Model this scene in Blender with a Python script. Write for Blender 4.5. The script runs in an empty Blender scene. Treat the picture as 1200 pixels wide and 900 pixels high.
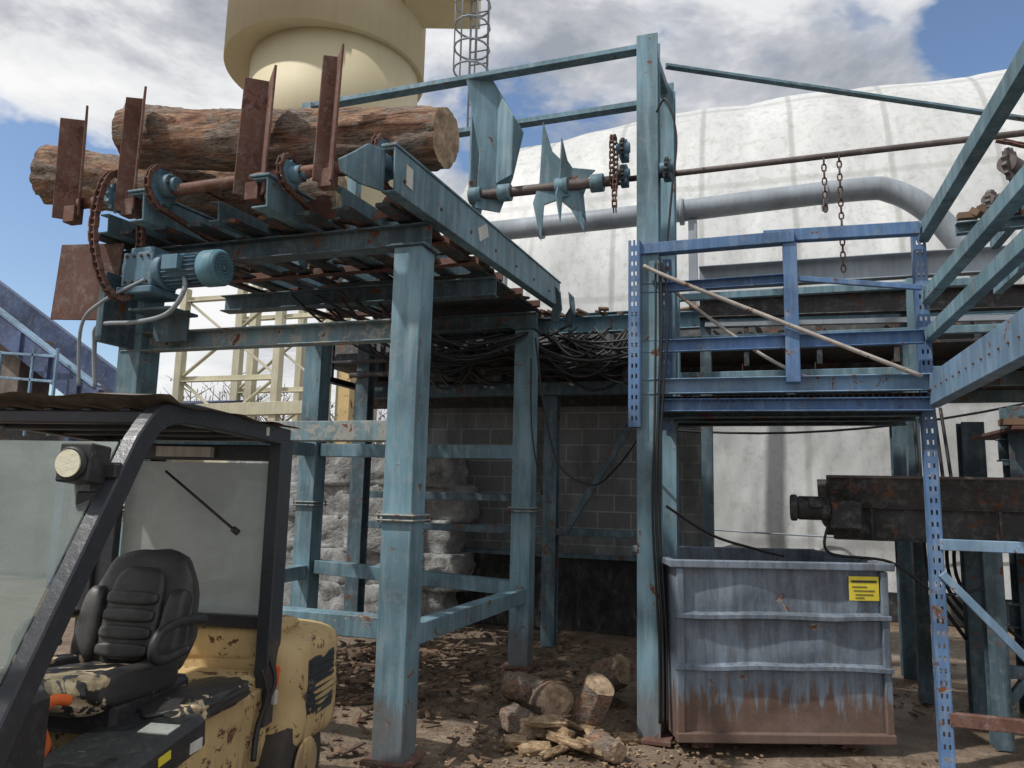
import bpy, bmesh, math, random
from mathutils import Vector, Matrix, noise
random.seed(7)
V=Vector
scene=bpy.context.scene
# ------------------------------------------------------------------ materials
def mk(name):
    m=bpy.data.materials.new(name); m.use_nodes=True
    nt=m.node_tree; nt.nodes.clear()
    o=nt.nodes.new('ShaderNodeOutputMaterial'); b=nt.nodes.new('ShaderNodeBsdfPrincipled')
    nt.links.new(b.outputs[0],o.inputs[0])
    return m,nt,b
def N(nt,t,**k):
    n=nt.nodes.new(t)
    for a,v in k.items(): setattr(n,a,v)
    return n
def coords(nt,scale=(1,1,1)):
    tc=N(nt,'ShaderNodeTexCoord'); mp=N(nt,'ShaderNodeMapping'); mp.inputs['Scale'].default_value=scale
    nt.links.new(tc.outputs['Object'],mp.inputs['Vector']); return mp.outputs[0]
def nz(nt,vec,scale,detail=5,rough=.6,dist=0):
    n=N(nt,'ShaderNodeTexNoise'); n.inputs['Scale'].default_value=scale; n.inputs['Detail'].default_value=min(detail,4)
    n.inputs['Roughness'].default_value=rough; n.inputs['Distortion'].default_value=dist
    nt.links.new(vec,n.inputs['Vector']); return n.outputs[0]
def ramp(nt,fac,stops):
    r=N(nt,'ShaderNodeValToRGB'); e=r.color_ramp.elements
    while len(e)<len(stops): e.new(.5)
    for i,(p,c) in enumerate(stops):
        e[i].position=p; e[i].color=(c,c,c,1) if not hasattr(c,'__len__') else (*c,1)
    nt.links.new(fac,r.inputs[0]); return r.outputs[0]
def mix(nt,fac,a,b,mode='MIX'):
    n=N(nt,'ShaderNodeMix',data_type='RGBA',blend_type=mode)
    for s,v in ((0,fac),(6,a),(7,b)):
        if hasattr(v,'default_value') or hasattr(v,'links'): nt.links.new(v,n.inputs[s])
        elif s==0: n.inputs[0].default_value=v
        else: n.inputs[s].default_value=(*v,1)
    return n.outputs[2]
def bump(nt,b,h,strength=.3,dist=.01):
    n=N(nt,'ShaderNodeBump'); n.inputs['Strength'].default_value=strength; n.inputs['Distance'].default_value=dist
    nt.links.new(h,n.inputs['Height']); nt.links.new(n.outputs[0],b.inputs['Normal'])
RUST=(.10,.045,.026)
def paint(name,base,rust=.35,peel=0.,dirt=.5,rough=.55,metal=0.,scale=1.,spec=.4,rustc=RUST,peelc=(.42,.42,.38),var=1.,grime=0.,bmp=.25,chalk=0.):
    m,nt,b=mk(name)
    c=coords(nt); cs=coords(nt,(7,7,.8))
    big=nz(nt,c,1.6*scale,2,.65); fine=nz(nt,c,14*scale,4,.75); st=nz(nt,cs,2.2*scale,3,.65)
    dark=tuple(x*(1-.4*var) for x in base); lite=tuple(min(1,x*(1+.35*var)+.015*var) for x in base)
    col=mix(nt,ramp(nt,big,[(.3,0.),(.7,1.)]),dark,lite)
    if chalk>0: col=mix(nt,ramp(nt,st,[(.25,chalk),(.48,0.)]),col,(.36,.40,.41))
    col=mix(nt,ramp(nt,st,[(.45,0.),(.75,dirt)]),col,(base[0]*.35+.03,base[1]*.3+.02,base[2]*.25+.015))
    col=mix(nt,ramp(nt,fine,[(.5,0.),(.8,.45*var)]),col,(.30,.32,.31))
    if peel>0:
        p=nz(nt,c,5*scale,5,.78,.4); lo=.70-peel*.3
        col=mix(nt,ramp(nt,p,[(lo,0.),(lo+.03,.9)]),col,mix(nt,fine,peelc,tuple(x*.4 for x in peelc)))
    if rust>0:
        r=nz(nt,c,5.0*scale,5,.82,.5); lo=.735-rust*.35
        rf=ramp(nt,r,[(lo,0.),(lo+.04,1.)])
        rc=mix(nt,fine,rustc,tuple(min(1,x*2.0) for x in rustc))
        col=mix(nt,rf,col,rc)
        rr=ramp(nt,rf,[(0,rough),(1,.9)]); nt.links.new(rr,b.inputs['Roughness'])
    else: b.inputs['Roughness'].default_value=rough
    if grime>0:
        sp=N(nt,'ShaderNodeSeparateXYZ'); nt.links.new(c,sp.inputs[0])
        a=N(nt,'ShaderNodeMath',operation='MULTIPLY_ADD'); nt.links.new(st,a.inputs[0]); a.inputs[1].default_value=-.62; nt.links.new(sp.outputs[2],a.inputs[2])
        col=mix(nt,ramp(nt,a.outputs[0],[(0.,grime),(.10,0.)]),col,mix(nt,fine,(.09,.052,.036),(.20,.13,.095)))
    nt.links.new(col,b.inputs['Base Color']); b.inputs['Metallic'].default_value=metal
    b.inputs['Specular IOR Level'].default_value=spec
    bump(nt,b,fine,bmp,.006)
    return m
M={}
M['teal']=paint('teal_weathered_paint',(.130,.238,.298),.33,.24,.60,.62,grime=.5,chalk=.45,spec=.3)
M['teal_d']=paint('teal_dark_shaded_paint',(.066,.118,.150),.42,.10,.8,chalk=.2,spec=.3)  # dark teal, base darkened further to stand in for shade under the decks
M['teal_peel']=paint('teal_peeling_paint',(.14,.22,.25),.38,.70,.6,scale=1.3)
M['blue']=paint('blue_rack_paint',(.085,.175,.34),.31,.18,.5,chalk=.35,spec=.3)
M['ltblue']=paint('light_blue_paint',(.16,.27,.40),.32,.22,.5,chalk=.35,spec=.3)
M['navy']=paint('navy_paint',(.05,.08,.17),.25,.1,.5)
M['motor']=paint('motor_blue_paint',(.085,.18,.25),.22,.20,.5,scale=1.6)
M['fan']=paint('fan_cover_paint',(.11,.25,.33),.20,.14,.4,scale=2.5)
M['rust']=paint('rusty_steel',(.135,.065,.048),.5,.05,.6,rough=.85,rustc=(.07,.035,.027))
M['rustpipe']=paint('rusty_shaft',(.18,.08,.055),.3,0,.4,rough=.7)
M['shaft']=paint('brown_grey_shaft',(.11,.085,.08),.3,0,.4,rough=.6)
M['darksteel']=paint('dark_dirty_steel',(.040,.040,.043),.40,.06,.6,rough=.7)
M['slat']=paint('slat_shaded_steel',(.035,.05,.06),.5,.03,.8,rough=.8)  # shade beneath the deck is put into this darkened base colour
M['bin']=paint('grey_blue_bin_paint',(.155,.195,.25),.27,.16,.8,scale=1.2,rough=.85,grime=.9,bmp=.4,spec=.2,chalk=.25)
M['galv']=paint('galvanised_pipe',(.28,.32,.36),.10,.05,.35,rough=.5,var=.6)
M['cream']=paint('cream_silo_paint',(.57,.51,.34),.0,0,.12,rough=.6,scale=.3,var=.18,bmp=.05)
M['creamt']=paint('cream_truss_paint',(.52,.49,.36),.2,.0,.3,var=.4)
M['yel']=paint('forklift_yellow_paint',(.58,.42,.20),.48,.36,.18,peelc=(.5,.44,.32),scale=1.5,grime=.5,var=.5)
M['black']=paint('black_dusty_plastic',(.026,.027,.030),.0,.08,.3,rough=.5,peelc=(.2,.18,.15),scale=2,var=.35)
M['guard']=paint('guard_dark_paint',(.034,.038,.047),.10,.05,.3,rough=.34,scale=2,var=.18)
M['roofd']=paint('dusty_roof_sheet',(.17,.14,.12),.3,.2,.6,rough=.9,scale=2)
M['orange']=paint('orange_plastic',(.7,.13,.02),0,0,.2,var=.3)
M['sticker']=paint('yellow_warning_sticker',(.72,.6,.05),0,0,.15,scale=2,var=.3)
M['white']=paint('white_label',(.55,.55,.51),0,0,.5,scale=3,var=.4)
M['conduit']=paint('old_conduit',(.42,.38,.34),.5,.1,.5)
m,nt,b=mk('torn_seat_vinyl'); c=coords(nt); p=nz(nt,c,3.6,5,.72,.6); f=nz(nt,c,40,3)
torn=ramp(nt,p,[(.53,0.),(.54,1.)])
nt.links.new(mix(nt,torn,mix(nt,f,(.02,.02,.022),(.055,.052,.05)),mix(nt,ramp(nt,nz(nt,c,14,5,.7),[(.35,0.),(.6,1.)]),(.26,.19,.11),(.60,.48,.32))),b.inputs['Base Color'])
nt.links.new(ramp(nt,torn,[(0,.42),(1,.95)]),b.inputs['Roughness']); bump(nt,b,torn,-.5,.01); M['seatv']=m
m,nt,b=mk('seat_vinyl'); c=coords(nt); f=nz(nt,c,30,4); p=nz(nt,c,5,4,.7)
nt.links.new(mix(nt,ramp(nt,p,[(.45,0.),(.8,.7)]),mix(nt,f,(.022,.022,.024),(.055,.053,.052)),(.16,.15,.14)),b.inputs['Base Color']); b.inputs['Roughness'].default_value=.45; bump(nt,b,f,.2,.004); M['seatb']=m
def hazy(name,col,alpha,trans):
    m,nt,b=mk(name); c=coords(nt); p=nz(nt,c,2.5,4,.7,.3); s=nz(nt,coords(nt,(1,1,12)),6,4,.7)
    cc=mix(nt,mix(nt,.4,p,s),tuple(x*.6 for x in col),col)
    nt.links.new(cc,b.inputs['Base Color']); b.inputs['Roughness'].default_value=.3
    tl=N(nt,'ShaderNodeBsdfTranslucent'); nt.links.new(cc,tl.inputs[0]); tr=N(nt,'ShaderNodeBsdfTransparent'); tr.inputs[0].default_value=(.85,.9,.88,1)
    m1=N(nt,'ShaderNodeMixShader'); m1.inputs[0].default_value=trans; nt.links.new(b.outputs[0],m1.inputs[1]); nt.links.new(tl.outputs[0],m1.inputs[2])
    m2=N(nt,'ShaderNodeMixShader'); nt.links.new(ramp(nt,p,[(.3,alpha-.12),(.7,min(1,alpha+.12))]),m2.inputs[0]); nt.links.new(tr.outputs[0],m2.inputs[1]); nt.links.new(m1.outputs[0],m2.inputs[2])
    o=[n for n in nt.nodes if n.type=='OUTPUT_MATERIAL'][0]; nt.links.new(m2.outputs[0],o.inputs[0])
    return m
M['haze']=hazy('hazy_rear_window',(.84,.88,.88),.80,.6)
M['wind']=hazy('scratched_windshield',(.42,.48,.46),.36,.3)
m,nt,b=mk('lamp_lens'); b.inputs['Base Color'].default_value=(.75,.72,.55,1); b.inputs['Roughness'].default_value=.12; p=nz(nt,coords(nt),60,2); bump(nt,b,p,.5,.004); M['lens']=m
m,nt,b=mk('stripped_log_bark'); c=coords(nt,(1.2,9,9)); p=nz(nt,c,2.2,5,.78,.8); c2=coords(nt,(2,5,5)); q=nz(nt,c2,1.5,5,.78,.4)
f=nz(nt,coords(nt,(4,34,34)),3,5,.82)
col=ramp(nt,p,[(.3,(.06,.03,.022)),(.44,(.22,.11,.068)),(.56,(.40,.24,.15)),(.72,(.56,.41,.28))])
col=mix(nt,ramp(nt,q,[(.46,0.),(.52,.92)]),col,mix(nt,ramp(nt,f,[(.35,0.),(.65,1.)]),(.06,.045,.038),(.40,.33,.27)))
col=mix(nt,ramp(nt,f,[(.33,.85),(.46,0.)]),col,(.03,.018,.014))
nt.links.new(col,b.inputs['Base Color']); b.inputs['Roughness'].default_value=.9; bump(nt,b,mix(nt,.5,f,q),1.,.035); M['bark']=m
m,nt,b=mk('cut_log_end')
p=nz(nt,coords(nt),9,4,.78)
nt.links.new(mix(nt,ramp(nt,p,[(.3,0.),(.7,1.)]),(.13,.085,.055),(.52,.39,.26)),b.inputs['Base Color']); b.inputs['Roughness'].default_value=.9; bump(nt,b,p,.7,.02); M['cut']=m
m,nt,b=mk('bark_chips'); oi=N(nt,'ShaderNodeNewGeometry'); p=nz(nt,coords(nt),6,3,.7)
col=mix(nt,oi.outputs['Random Per Island'],(.04,.026,.02),(.27,.17,.105)); nt.links.new(mix(nt,p,col,(.11,.075,.052)),b.inputs['Base Color']); b.inputs['Roughness'].default_value=.95; M['chips']=m
m,nt,b=mk('fresh_split_wood'); p=nz(nt,coords(nt,(4,4,16)),4,4,.8,.3)
nt.links.new(ramp(nt,p,[(.30,(.11,.065,.038)),(.46,(.32,.21,.12)),(.68,(.58,.45,.29))]),b.inputs['Base Color']); b.inputs['Roughness'].default_value=.9; bump(nt,b,p,1.,.03); M['wood']=m
m,nt,b=mk('muddy_ground'); c=coords(nt); a=nz(nt,c,.35,4,.65); d=nz(nt,c,3,4,.82,.3); f=nz(nt,c,35,4,.78)
col=ramp(nt,d,[(.3,(.10,.07,.048)),(.5,(.23,.172,.122)),(.72,(.40,.325,.24))])
col=mix(nt,ramp(nt,a,[(.4,0.),(.6,.75)]),col,mix(nt,d,(.085,.06,.042),(.24,.18,.13)))
col=mix(nt,ramp(nt,f,[(.50,0.),(.60,.6)]),col,(.07,.043,.028))
nt.links.new(col,b.inputs['Base Color']); nt.links.new(ramp(nt,a,[(.40,.25),(.55,.9)]),b.inputs['Roughness'])
bump(nt,b,mix(nt,.5,d,f),.8,.04); M['ground']=m
m,nt,b=mk('white_membrane'); c=coords(nt); a=nz(nt,coords(nt,(1,1,.35)),.7,3,.55,.3); d=nz(nt,coords(nt,(4,4,.6)),2.0,4,.7); f=nz(nt,c,7,4,.78)
wr=nz(nt,coords(nt,(1.6,1,.5)),.8,2,.5,.5)
col=ramp(nt,a,[(.3,(.48,.495,.495)),(.5,(.58,.595,.595)),(.7,(.67,.685,.685))])
col=mix(nt,ramp(nt,d,[(.5,0.),(.8,.5)]),col,(.32,.32,.30)); col=mix(nt,ramp(nt,f,[(.50,0.),(.72,.6)]),col,(.33,.33,.32))
w=N(nt,'ShaderNodeTexWave',wave_type='BANDS',bands_direction='X'); w.inputs['Scale'].default_value=.21; w.inputs['Distortion'].default_value=.12
nt.links.new(c,w.inputs['Vector'])
col=mix(nt,ramp(nt,w.outputs[0],[(.985,0.),(.998,.45)]),col,(.22,.22,.21))
w2=N(nt,'ShaderNodeTexWave',wave_type='BANDS',bands_direction='Z'); w2.inputs['Scale'].default_value=.16; w2.inputs['Distortion'].default_value=.2
nt.links.new(c,w2.inputs['Vector']); col=mix(nt,ramp(nt,w2.outputs[0],[(.985,0.),(.998,.35)]),col,(.27,.27,.26))
nt.links.new(col,b.inputs['Base Color']); b.inputs['Roughness'].default_value=.5; bump(nt,b,wr,.45,.10); M['membrane']=m
m,nt,b=mk('concrete_block_wall'); tc=N(nt,'ShaderNodeTexCoord'); sp=N(nt,'ShaderNodeSeparateXYZ'); cb=N(nt,'ShaderNodeCombineXYZ')
nt.links.new(tc.outputs['Object'],sp.inputs[0]); nt.links.new(sp.outputs[0],cb.inputs[0]); nt.links.new(sp.outputs[2],cb.inputs[1])
br=N(nt,'ShaderNodeTexBrick'); nt.links.new(cb.outputs[0],br.inputs['Vector']); br.inputs['Scale'].default_value=1
br.inputs['Brick Width'].default_value=.4; br.inputs['Row Height'].default_value=.2; br.inputs['Mortar Size'].default_value=.009; br.inputs['Mortar Smooth'].default_value=.3
br.inputs['Color1'].default_value=(.25,.255,.26,1); br.inputs['Color2'].default_value=(.16,.165,.17,1); br.inputs['Mortar'].default_value=(.38,.39,.39,1)
p=nz(nt,coords(nt,(2,2,.8)),1.2,4,.7); f=nz(nt,coords(nt),25,4,.7)
col=mix(nt,ramp(nt,p,[(.45,0.),(.68,.8)]),br.outputs[0],(.04,.041,.042)); col=mix(nt,.25,col,mix(nt,f,(.05,.05,.052),(.36,.37,.37)))
nt.links.new(col,b.inputs['Base Color']); b.inputs['Roughness'].default_value=.95; bump(nt,b,br.outputs[0],.6,.02); M['block']=m
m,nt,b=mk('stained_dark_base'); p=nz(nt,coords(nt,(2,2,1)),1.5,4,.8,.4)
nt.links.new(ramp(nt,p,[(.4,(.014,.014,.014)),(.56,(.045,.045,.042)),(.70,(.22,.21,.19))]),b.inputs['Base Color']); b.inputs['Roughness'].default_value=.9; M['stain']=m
m,nt,b=mk('rough_concrete_lump'); p=nz(nt,coords(nt),4,4,.82,.6)
nt.links.new(ramp(nt,p,[(.3,(.10,.10,.10)),(.5,(.26,.265,.26)),(.7,(.42,.425,.42))]),b.inputs['Base Color']); b.inputs['Roughness'].default_value=.9; bump(nt,b,p,.9,.04); M['bale']=m
m,nt,b=mk('rubber_cable'); b.inputs['Base Color'].default_value=(.016,.016,.017,1); b.inputs['Roughness'].default_value=.5; M['cable']=m
m,nt,b=mk('tyre_rubber'); p=nz(nt,coords(nt),12,4); nt.links.new(mix(nt,p,(.02,.02,.02),(.09,.075,.06)),b.inputs['Base Color']); b.inputs['Roughness'].default_value=.9; M['tyre']=m
m,nt,b=mk('bare_trees'); p=nz(nt,coords(nt),.3,3); nt.links.new(mix(nt,p,(.08,.07,.055),(.20,.17,.13)),b.inputs['Base Color']); b.inputs['Roughness'].default_value=1; M['trees']=m
# ------------------------------------------------------------------ geometry helpers
def basis(d,up):
    d=d.normalized(); up=V(up)
    if abs(d.dot(up))>.98: up=V((0,1,0)) if abs(d.y)<.9 else V((1,0,0))
    s=d.cross(up).normalized(); return d,s,s.cross(d)
def rect(w,h): return [(-w/2,-h/2),(w/2,-h/2),(w/2,h/2),(-w/2,h/2)]
def Hp(w,h,tf=.012,tw=.01):
    a,c,t=w/2,h/2,tw/2
    return [(-a,-c),(a,-c),(a,-c+tf),(t,-c+tf),(t,c-tf),(a,c-tf),(a,c),(-a,c),(-a,c-tf),(-t,c-tf),(-t,-c+tf),(-a,-c+tf)]
def Cp(w,h,t=.01): return [(-w/2,-h/2),(w/2,-h/2),(w/2,-h/2+t),(-w/2+t,-h/2+t),(-w/2+t,h/2-t),(w/2,h/2-t),(w/2,h/2),(-w/2,h/2)]
def Lp(w,h,t=.008): return [(-w/2,-h/2),(w/2,-h/2),(w/2,-h/2+t),(-w/2+t,-h/2+t),(-w/2+t,h/2),(-w/2,h/2)]
def ext(bm,pts,p0,p1,up=(0,0,1)):
    p0,p1=V(p0),V(p1); d,s,u=basis(p1-p0,up)
    a=[bm.verts.new(p0+s*x+u*y) for x,y in pts]; b=[bm.verts.new(p1+s*x+u*y) for x,y in pts]; n=len(pts)
    for i in range(n): bm.faces.new((a[i],a[(i+1)%n],b[(i+1)%n],b[i]))
    bm.faces.new(a[::-1]); bm.faces.new(b); return a,b
CF=((0,1,3,2),(4,6,7,5),(0,4,5,1),(2,3,7,6),(0,2,6,4),(1,5,7,3))
def box(bm,c,s,rz=0,rx=0,ry=0):
    R=Matrix.Rotation(rz,3,'Z')@Matrix.Rotation(ry,3,'Y')@Matrix.Rotation(rx,3,'X'); c=V(c)
    vs=[bm.verts.new(c+R@V((x*s[0],y*s[1],z*s[2]))) for x in (-.5,.5) for y in (-.5,.5) for z in (-.5,.5)]
    for q in CF: bm.faces.new([vs[i] for i in q])
def cyl(bm,p0,p1,r0,r1=None,n=20,caps=True):
    r1=r0 if r1 is None else r1
    p0,p1=V(p0),V(p1); d,s,u=basis(p1-p0,(0,0,1)); A=[];B=[]
    for i in range(n):
        t=2*math.pi*i/n; o=s*math.cos(t)+u*math.sin(t); A.append(bm.verts.new(p0+o*r0)); B.append(bm.verts.new(p1+o*r1))
    for i in range(n):
        f=bm.faces.new((A[i],A[(i+1)%n],B[(i+1)%n],B[i])); f.smooth=True
    if caps: bm.faces.new(A[::-1]); bm.faces.new(B)
def tube(bm,pts,r,n=8):
    pts=[V(p) for p in pts]; rings=[]; up=V((0,0,1))
    for i,p in enumerate(pts):
        d=(pts[min(i+1,len(pts)-1)]-pts[max(i-1,0)]); d,s,u=basis(d,up)
        if rings and s.dot(ps)<0: s,u=-s,-u
        ps=s
        rings.append([bm.verts.new(p+(s*math.cos(2*math.pi*k/n)+u*math.sin(2*math.pi*k/n))*r) for k in range(n)])
    for a,b in zip(rings,rings[1:]):
        for k in range(n):
            f=bm.faces.new((a[k],a[(k+1)%n],b[(k+1)%n],b[k])); f.smooth=True
    bm.faces.new(rings[0][::-1]); bm.faces.new(rings[-1])
def spline(ps,n=8):
    ps=[V(p) for p in ps]; out=[]
    for i in range(len(ps)-1):
        a=ps[max(i-1,0)];b=ps[i];c=ps[i+1];d=ps[min(i+2,len(ps)-1)]
        for k in range(n):
            t=k/n; out.append(.5*((2*b)+(c-a)*t+(2*a-5*b+4*c-d)*t*t+(3*b-a-3*c+d)*t**3))
    out.append(ps[-1]); return out
def sag(a,b,s,n=14):
    a,b=V(a),V(b); return [a.lerp(b,i/n)-V((0,0,s*4*(i/n)*(1-i/n))) for i in range(n+1)]
def plate(bm,poly,t,org,ax,ay):
    org,ax,ay=V(org),V(ax).normalized(),V(ay).normalized(); nn=ax.cross(ay)
    a=[bm.verts.new(org+ax*x+ay*y-nn*t/2) for x,y in poly]; b=[bm.verts.new(org+ax*x+ay*y+nn*t/2) for x,y in poly]; n=len(poly)
    for i in range(n): bm.faces.new((a[i],a[(i+1)%n],b[(i+1)%n],b[i]))
    bm.faces.new(a[::-1]); bm.faces.new(b)
def chain(bm,pts,pitch=.05,w=.035,h=.032):
    pts=[V(p) for p in pts]; L=[0]
    for a,b in zip(pts,pts[1:]): L.append(L[-1]+(b-a).length)
    def at(s):
        for i in range(len(pts)-1):
            if s<=L[i+1]: return pts[i].lerp(pts[i+1],(s-L[i])/max(1e-6,L[i+1]-L[i]))
        return pts[-1]
    n=int(L[-1]/pitch)
    for i in range(n):
        a,b=at(i*pitch),at((i+1)*pitch); d=b-a
        if d.length<1e-4: continue
        X=V((1,0,0)); o=w/2-(.006 if i%2 else 0)
        for sgn in (-1,1): ext(bm,rect(.007,h),a+X*o*sgn-d*.2,b+X*o*sgn+d*.2,up=d.cross(X))
        cyl(bm,a-X*w*.62,a+X*w*.62,.011,n=8)
def linkchain(bm,a,b,pitch=.045,r=.006):
    a,b=V(a),V(b); n=int((b-a).length/pitch); d=(b-a)/n
    for i in range(n):
        c=a+d*(i+.5); s=V((1,0,0)) if i%2 else V((0,1,0))
        pts=[c+d.normalized()*math.cos(t)*pitch*.66+s*math.sin(t)*pitch*.33 for t in [k*math.pi/4 for k in range(9)]]
        tube(bm,pts,r,5)
def gridcube(bm,n):
    vd={}
    def g(x,y,z):
        k=(x,y,z)
        if k not in vd: vd[k]=bm.verts.new((x/n-.5,y/n-.5,z/n-.5))
        return vd[k]
    for i in range(n):
        for j in range(n):
            for s in (0,n):
                for q in (lambda a,b:(s,a,b),lambda a,b:(a,s,b),lambda a,b:(a,b,s)):
                    bm.faces.new((g(*q(i,j)),g(*q(i+1,j)),g(*q(i+1,j+1)),g(*q(i,j+1)))).smooth=True
    return list(vd.values())
class G:
    def __init__(s,name,loc=(0,0,0),rz=0):
        s.e=bpy.data.objects.new(name,None); scene.collection.objects.link(s.e); s.e.location=loc; s.e.rotation_euler=(0,0,rz); s.p={}
    def __call__(s,part,mat,bev=.004):
        if part not in s.p: s.p[part]=(bmesh.new(),mat,bev)
        return s.p[part][0]
    def done(s):
        for n,(bm,mat,bev) in s.p.items(): 
            o=mesh(n,bm,mat,bev); o.parent=s.e
def mesh(name,bm,mat,bev=0):
    bmesh.ops.recalc_face_normals(bm,faces=bm.faces)
    me=bpy.data.meshes.new(name); bm.to_mesh(me); bm.free(); me.materials.append(M[mat])
    o=bpy.data.objects.new(name,me); scene.collection.objects.link(o)
    if bev: 
        b=o.modifiers.new('b','BEVEL'); b.width=bev; b.segments=1; b.limit_method='ANGLE'; b.angle_limit=.8
    return o
def perforated(bm,x,y,z0,z1,w=.08,d=.07):
    t=.005; pitch=.075; hole=.03; hw=.016
    for sx in (-1,1): ext(bm,rect(t,d),(x+sx*w/2,y+d/2,z0),(x+sx*w/2,y+d/2,z1),up=(0,1,0))
    for c in (-1,0,1):
        sw=(w/2-1.5*hw) if c else hw
        cx=0 if c==0 else c*(w/2-sw/2-.003)
        ext(bm,rect(sw,t),(x+cx,y,z0),(x+cx,y,z1),up=(0,1,0))
    z=z0
    while z<z1-.01:
        z2=min(z1,z+pitch-hole); box(bm,(x,y+.0005,(z+z2)/2),(w*.8,t*.8,z2-z)); z+=pitch
# ------------------------------------------------------------------ ground
bm=bmesh.new(); 
def patch(bm,x0,x1,y0,y1,nx,ny,amp):
    vs=[[bm.verts.new((x0+(x1-x0)*i/nx,y0+(y1-y0)*j/ny,0)) for i in range(nx+1)] for j in range(ny+1)]
    for r in vs:
        for v in r:
            e=min(v.co.x-x0,x1-v.co.x,v.co.y-y0,y1-v.co.y); k=max(0,min(1,e/1.5))
            v.co.z=amp*k*(noise.noise(v.co*1.3)+.5*noise.noise(v.co*5))-.01*k
    for j in range(ny):
        for i in range(nx): bm.faces.new((vs[j][i],vs[j][i+1],vs[j+1][i+1],vs[j+1][i])).smooth=True
    return vs
vs=patch(bm,-14,10,-4,18,170,170,.035)
o=[bm.verts.new(p) for p in ((-900,-900,0),(900,-900,0),(900,900,0),(-900,900,0))]
bm.faces.new([o[0],o[1]]+vs[0][::-1]); bm.faces.new([o[1],o[2]]+[r[-1] for r in vs][::-1])
bm.faces.new([o[2],o[3]]+vs[-1]); bm.faces.new([o[3],o[0]]+[r[0] for r in vs])
mesh('ground',bm,'ground')
# ------------------------------------------------------------------ log deck (left steel structure)
AX,AY=-2.11,4.34; BX,BY=-2.11,6.94; CX=-4.33; DY=6.75
d=G('log_deck')
col=d('columns','teal')
for (x,y,w) in ((AX,AY,.2),(BX,BY,.19),(CX,AY,.2),(CX-.02,DY,.2)):
    ext(col,rect(w,w),(x,y,0),(x,y,3.2),up=(0,1,0))
    for z in (1.44,1.472): box(d('splice_flanges','teal_peel'),(x,y,z),(w+.06,w+.06,.012))
    box(d('base_plates','rust'),(x,y,.02),(w+.10,w+.10,.03))
    box(d('cap_plates','teal_d'),(x,y,3.21),(w+.05,w+.05,.016))
    for sx in (-1,1):
        for sy in (-1,1):
            cyl(d('bolts','rust'),(x+sx*(w/2+.015),y+sy*(w/2+.015),1.425),(x+sx*(w/2+.015),y+sy*(w/2+.015),1.49),.008,n=6)
br=d('braces','teal'); pl=d('peeling_braces','teal_peel')
ext(pl,Cp(.10,.14),(CX-.08,AY-.06,2.65),(AX-.1,AY-.06,2.65))
ext(pl,rect(.13,.13),(CX+.1,AY,2.0),(AX-.1,AY,2.0))
ext(br,rect(.13,.13),(CX+.1,AY,.78),(AX-.1,AY,.78))
ext(br,rect(.13,.13),(CX+.1,DY,2.0),(BX-.1,BY,2.0)); ext(br,rect(.13,.13),(CX+.1,DY,.83),(BX-.1,BY,.72))
ext(br,rect(.12,.13),(AX,AY+.1,.72),(BX,BY-.1,.66)); ext(br,rect(.12,.13),(CX,AY+.1,.78),(CX,DY-.1,.78)); ext(br,rect(.12,.13),(CX,AY+.1,2.0),(CX,DY-.1,2.0))
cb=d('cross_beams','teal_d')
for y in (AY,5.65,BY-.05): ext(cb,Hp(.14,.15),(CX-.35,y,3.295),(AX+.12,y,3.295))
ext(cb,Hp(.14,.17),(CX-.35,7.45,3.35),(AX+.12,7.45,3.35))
mb=d('runner_beams','teal')
ext(mb,Cp(.09,.27,.014),(-1.98,7.55,3.71),(-1.98,3.68,3.47))
ext(mb,rect(.10,.018),(-1.975,3.66,3.614),(-1.975,7.56,3.855))
plate(mb,[(3.70,3.60),(3.70,3.345),(3.42,3.28),(3.24,3.27),(3.21,3.33),(3.36,3.44),(3.50,3.55)],.014,(-2.018,0,0),(0,1,0),(0,0,1))
for x in (-2.95,-3.93): 
    ext(mb,Cp(.12,.20,.014),(x,7.5,3.68),(x,3.80,3.48)); ext(mb,rect(.15,.016),(x,3.78,3.59),(x,7.5,3.79))
for x in (-2.5,-3.45,-4.4): ext(mb,Cp(.08,.14,.01),(x,7.5,3.66),(x,3.98,3.47))
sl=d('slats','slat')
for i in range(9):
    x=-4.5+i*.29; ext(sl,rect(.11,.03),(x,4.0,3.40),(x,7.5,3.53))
box(d('light_block_sheet','slat'),(-2.85,6.55,3.475),(1.4,1.7,.012),rx=.037)  # sheet added under the slats to block light and darken the space below
for i in range(5): ext(d('cross_slats','rust'),Lp(.08,.08),(CX-.3,4.75+i*.6,3.42+.03*i),(AX+.06,4.75+i*.6,3.42+.03*i))
for i in range(7): cyl(d('bolts','rust'),(-1.945,3.8+i*.55,3.44+.034*i),(-1.925,3.8+i*.55,3.44+.034*i),.014,n=6)
box(d('label','white',0),(-1.932,3.86,3.49),(.004,.09,.13)); box(d('label','white',0),(-1.932,5.15,3.59),(.004,.22,.10),rx=.5)
for y,a in ((7.1,.0),(7.35,.08)): plate(d('end_hooks','teal_d'),[(0,0),(.10,-.04),(.16,.10),(.13,.28),(.04,.36),(.07,.18),(.0,.12)],.014,(-1.90+a,y,3.33),(.8,-.6,0),(0,0,1))
sh=d('drive_shaft','rustpipe'); cyl(sh,(-4.55,3.90,3.60),(-2.0,3.90,3.64),.040,n=20)
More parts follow.
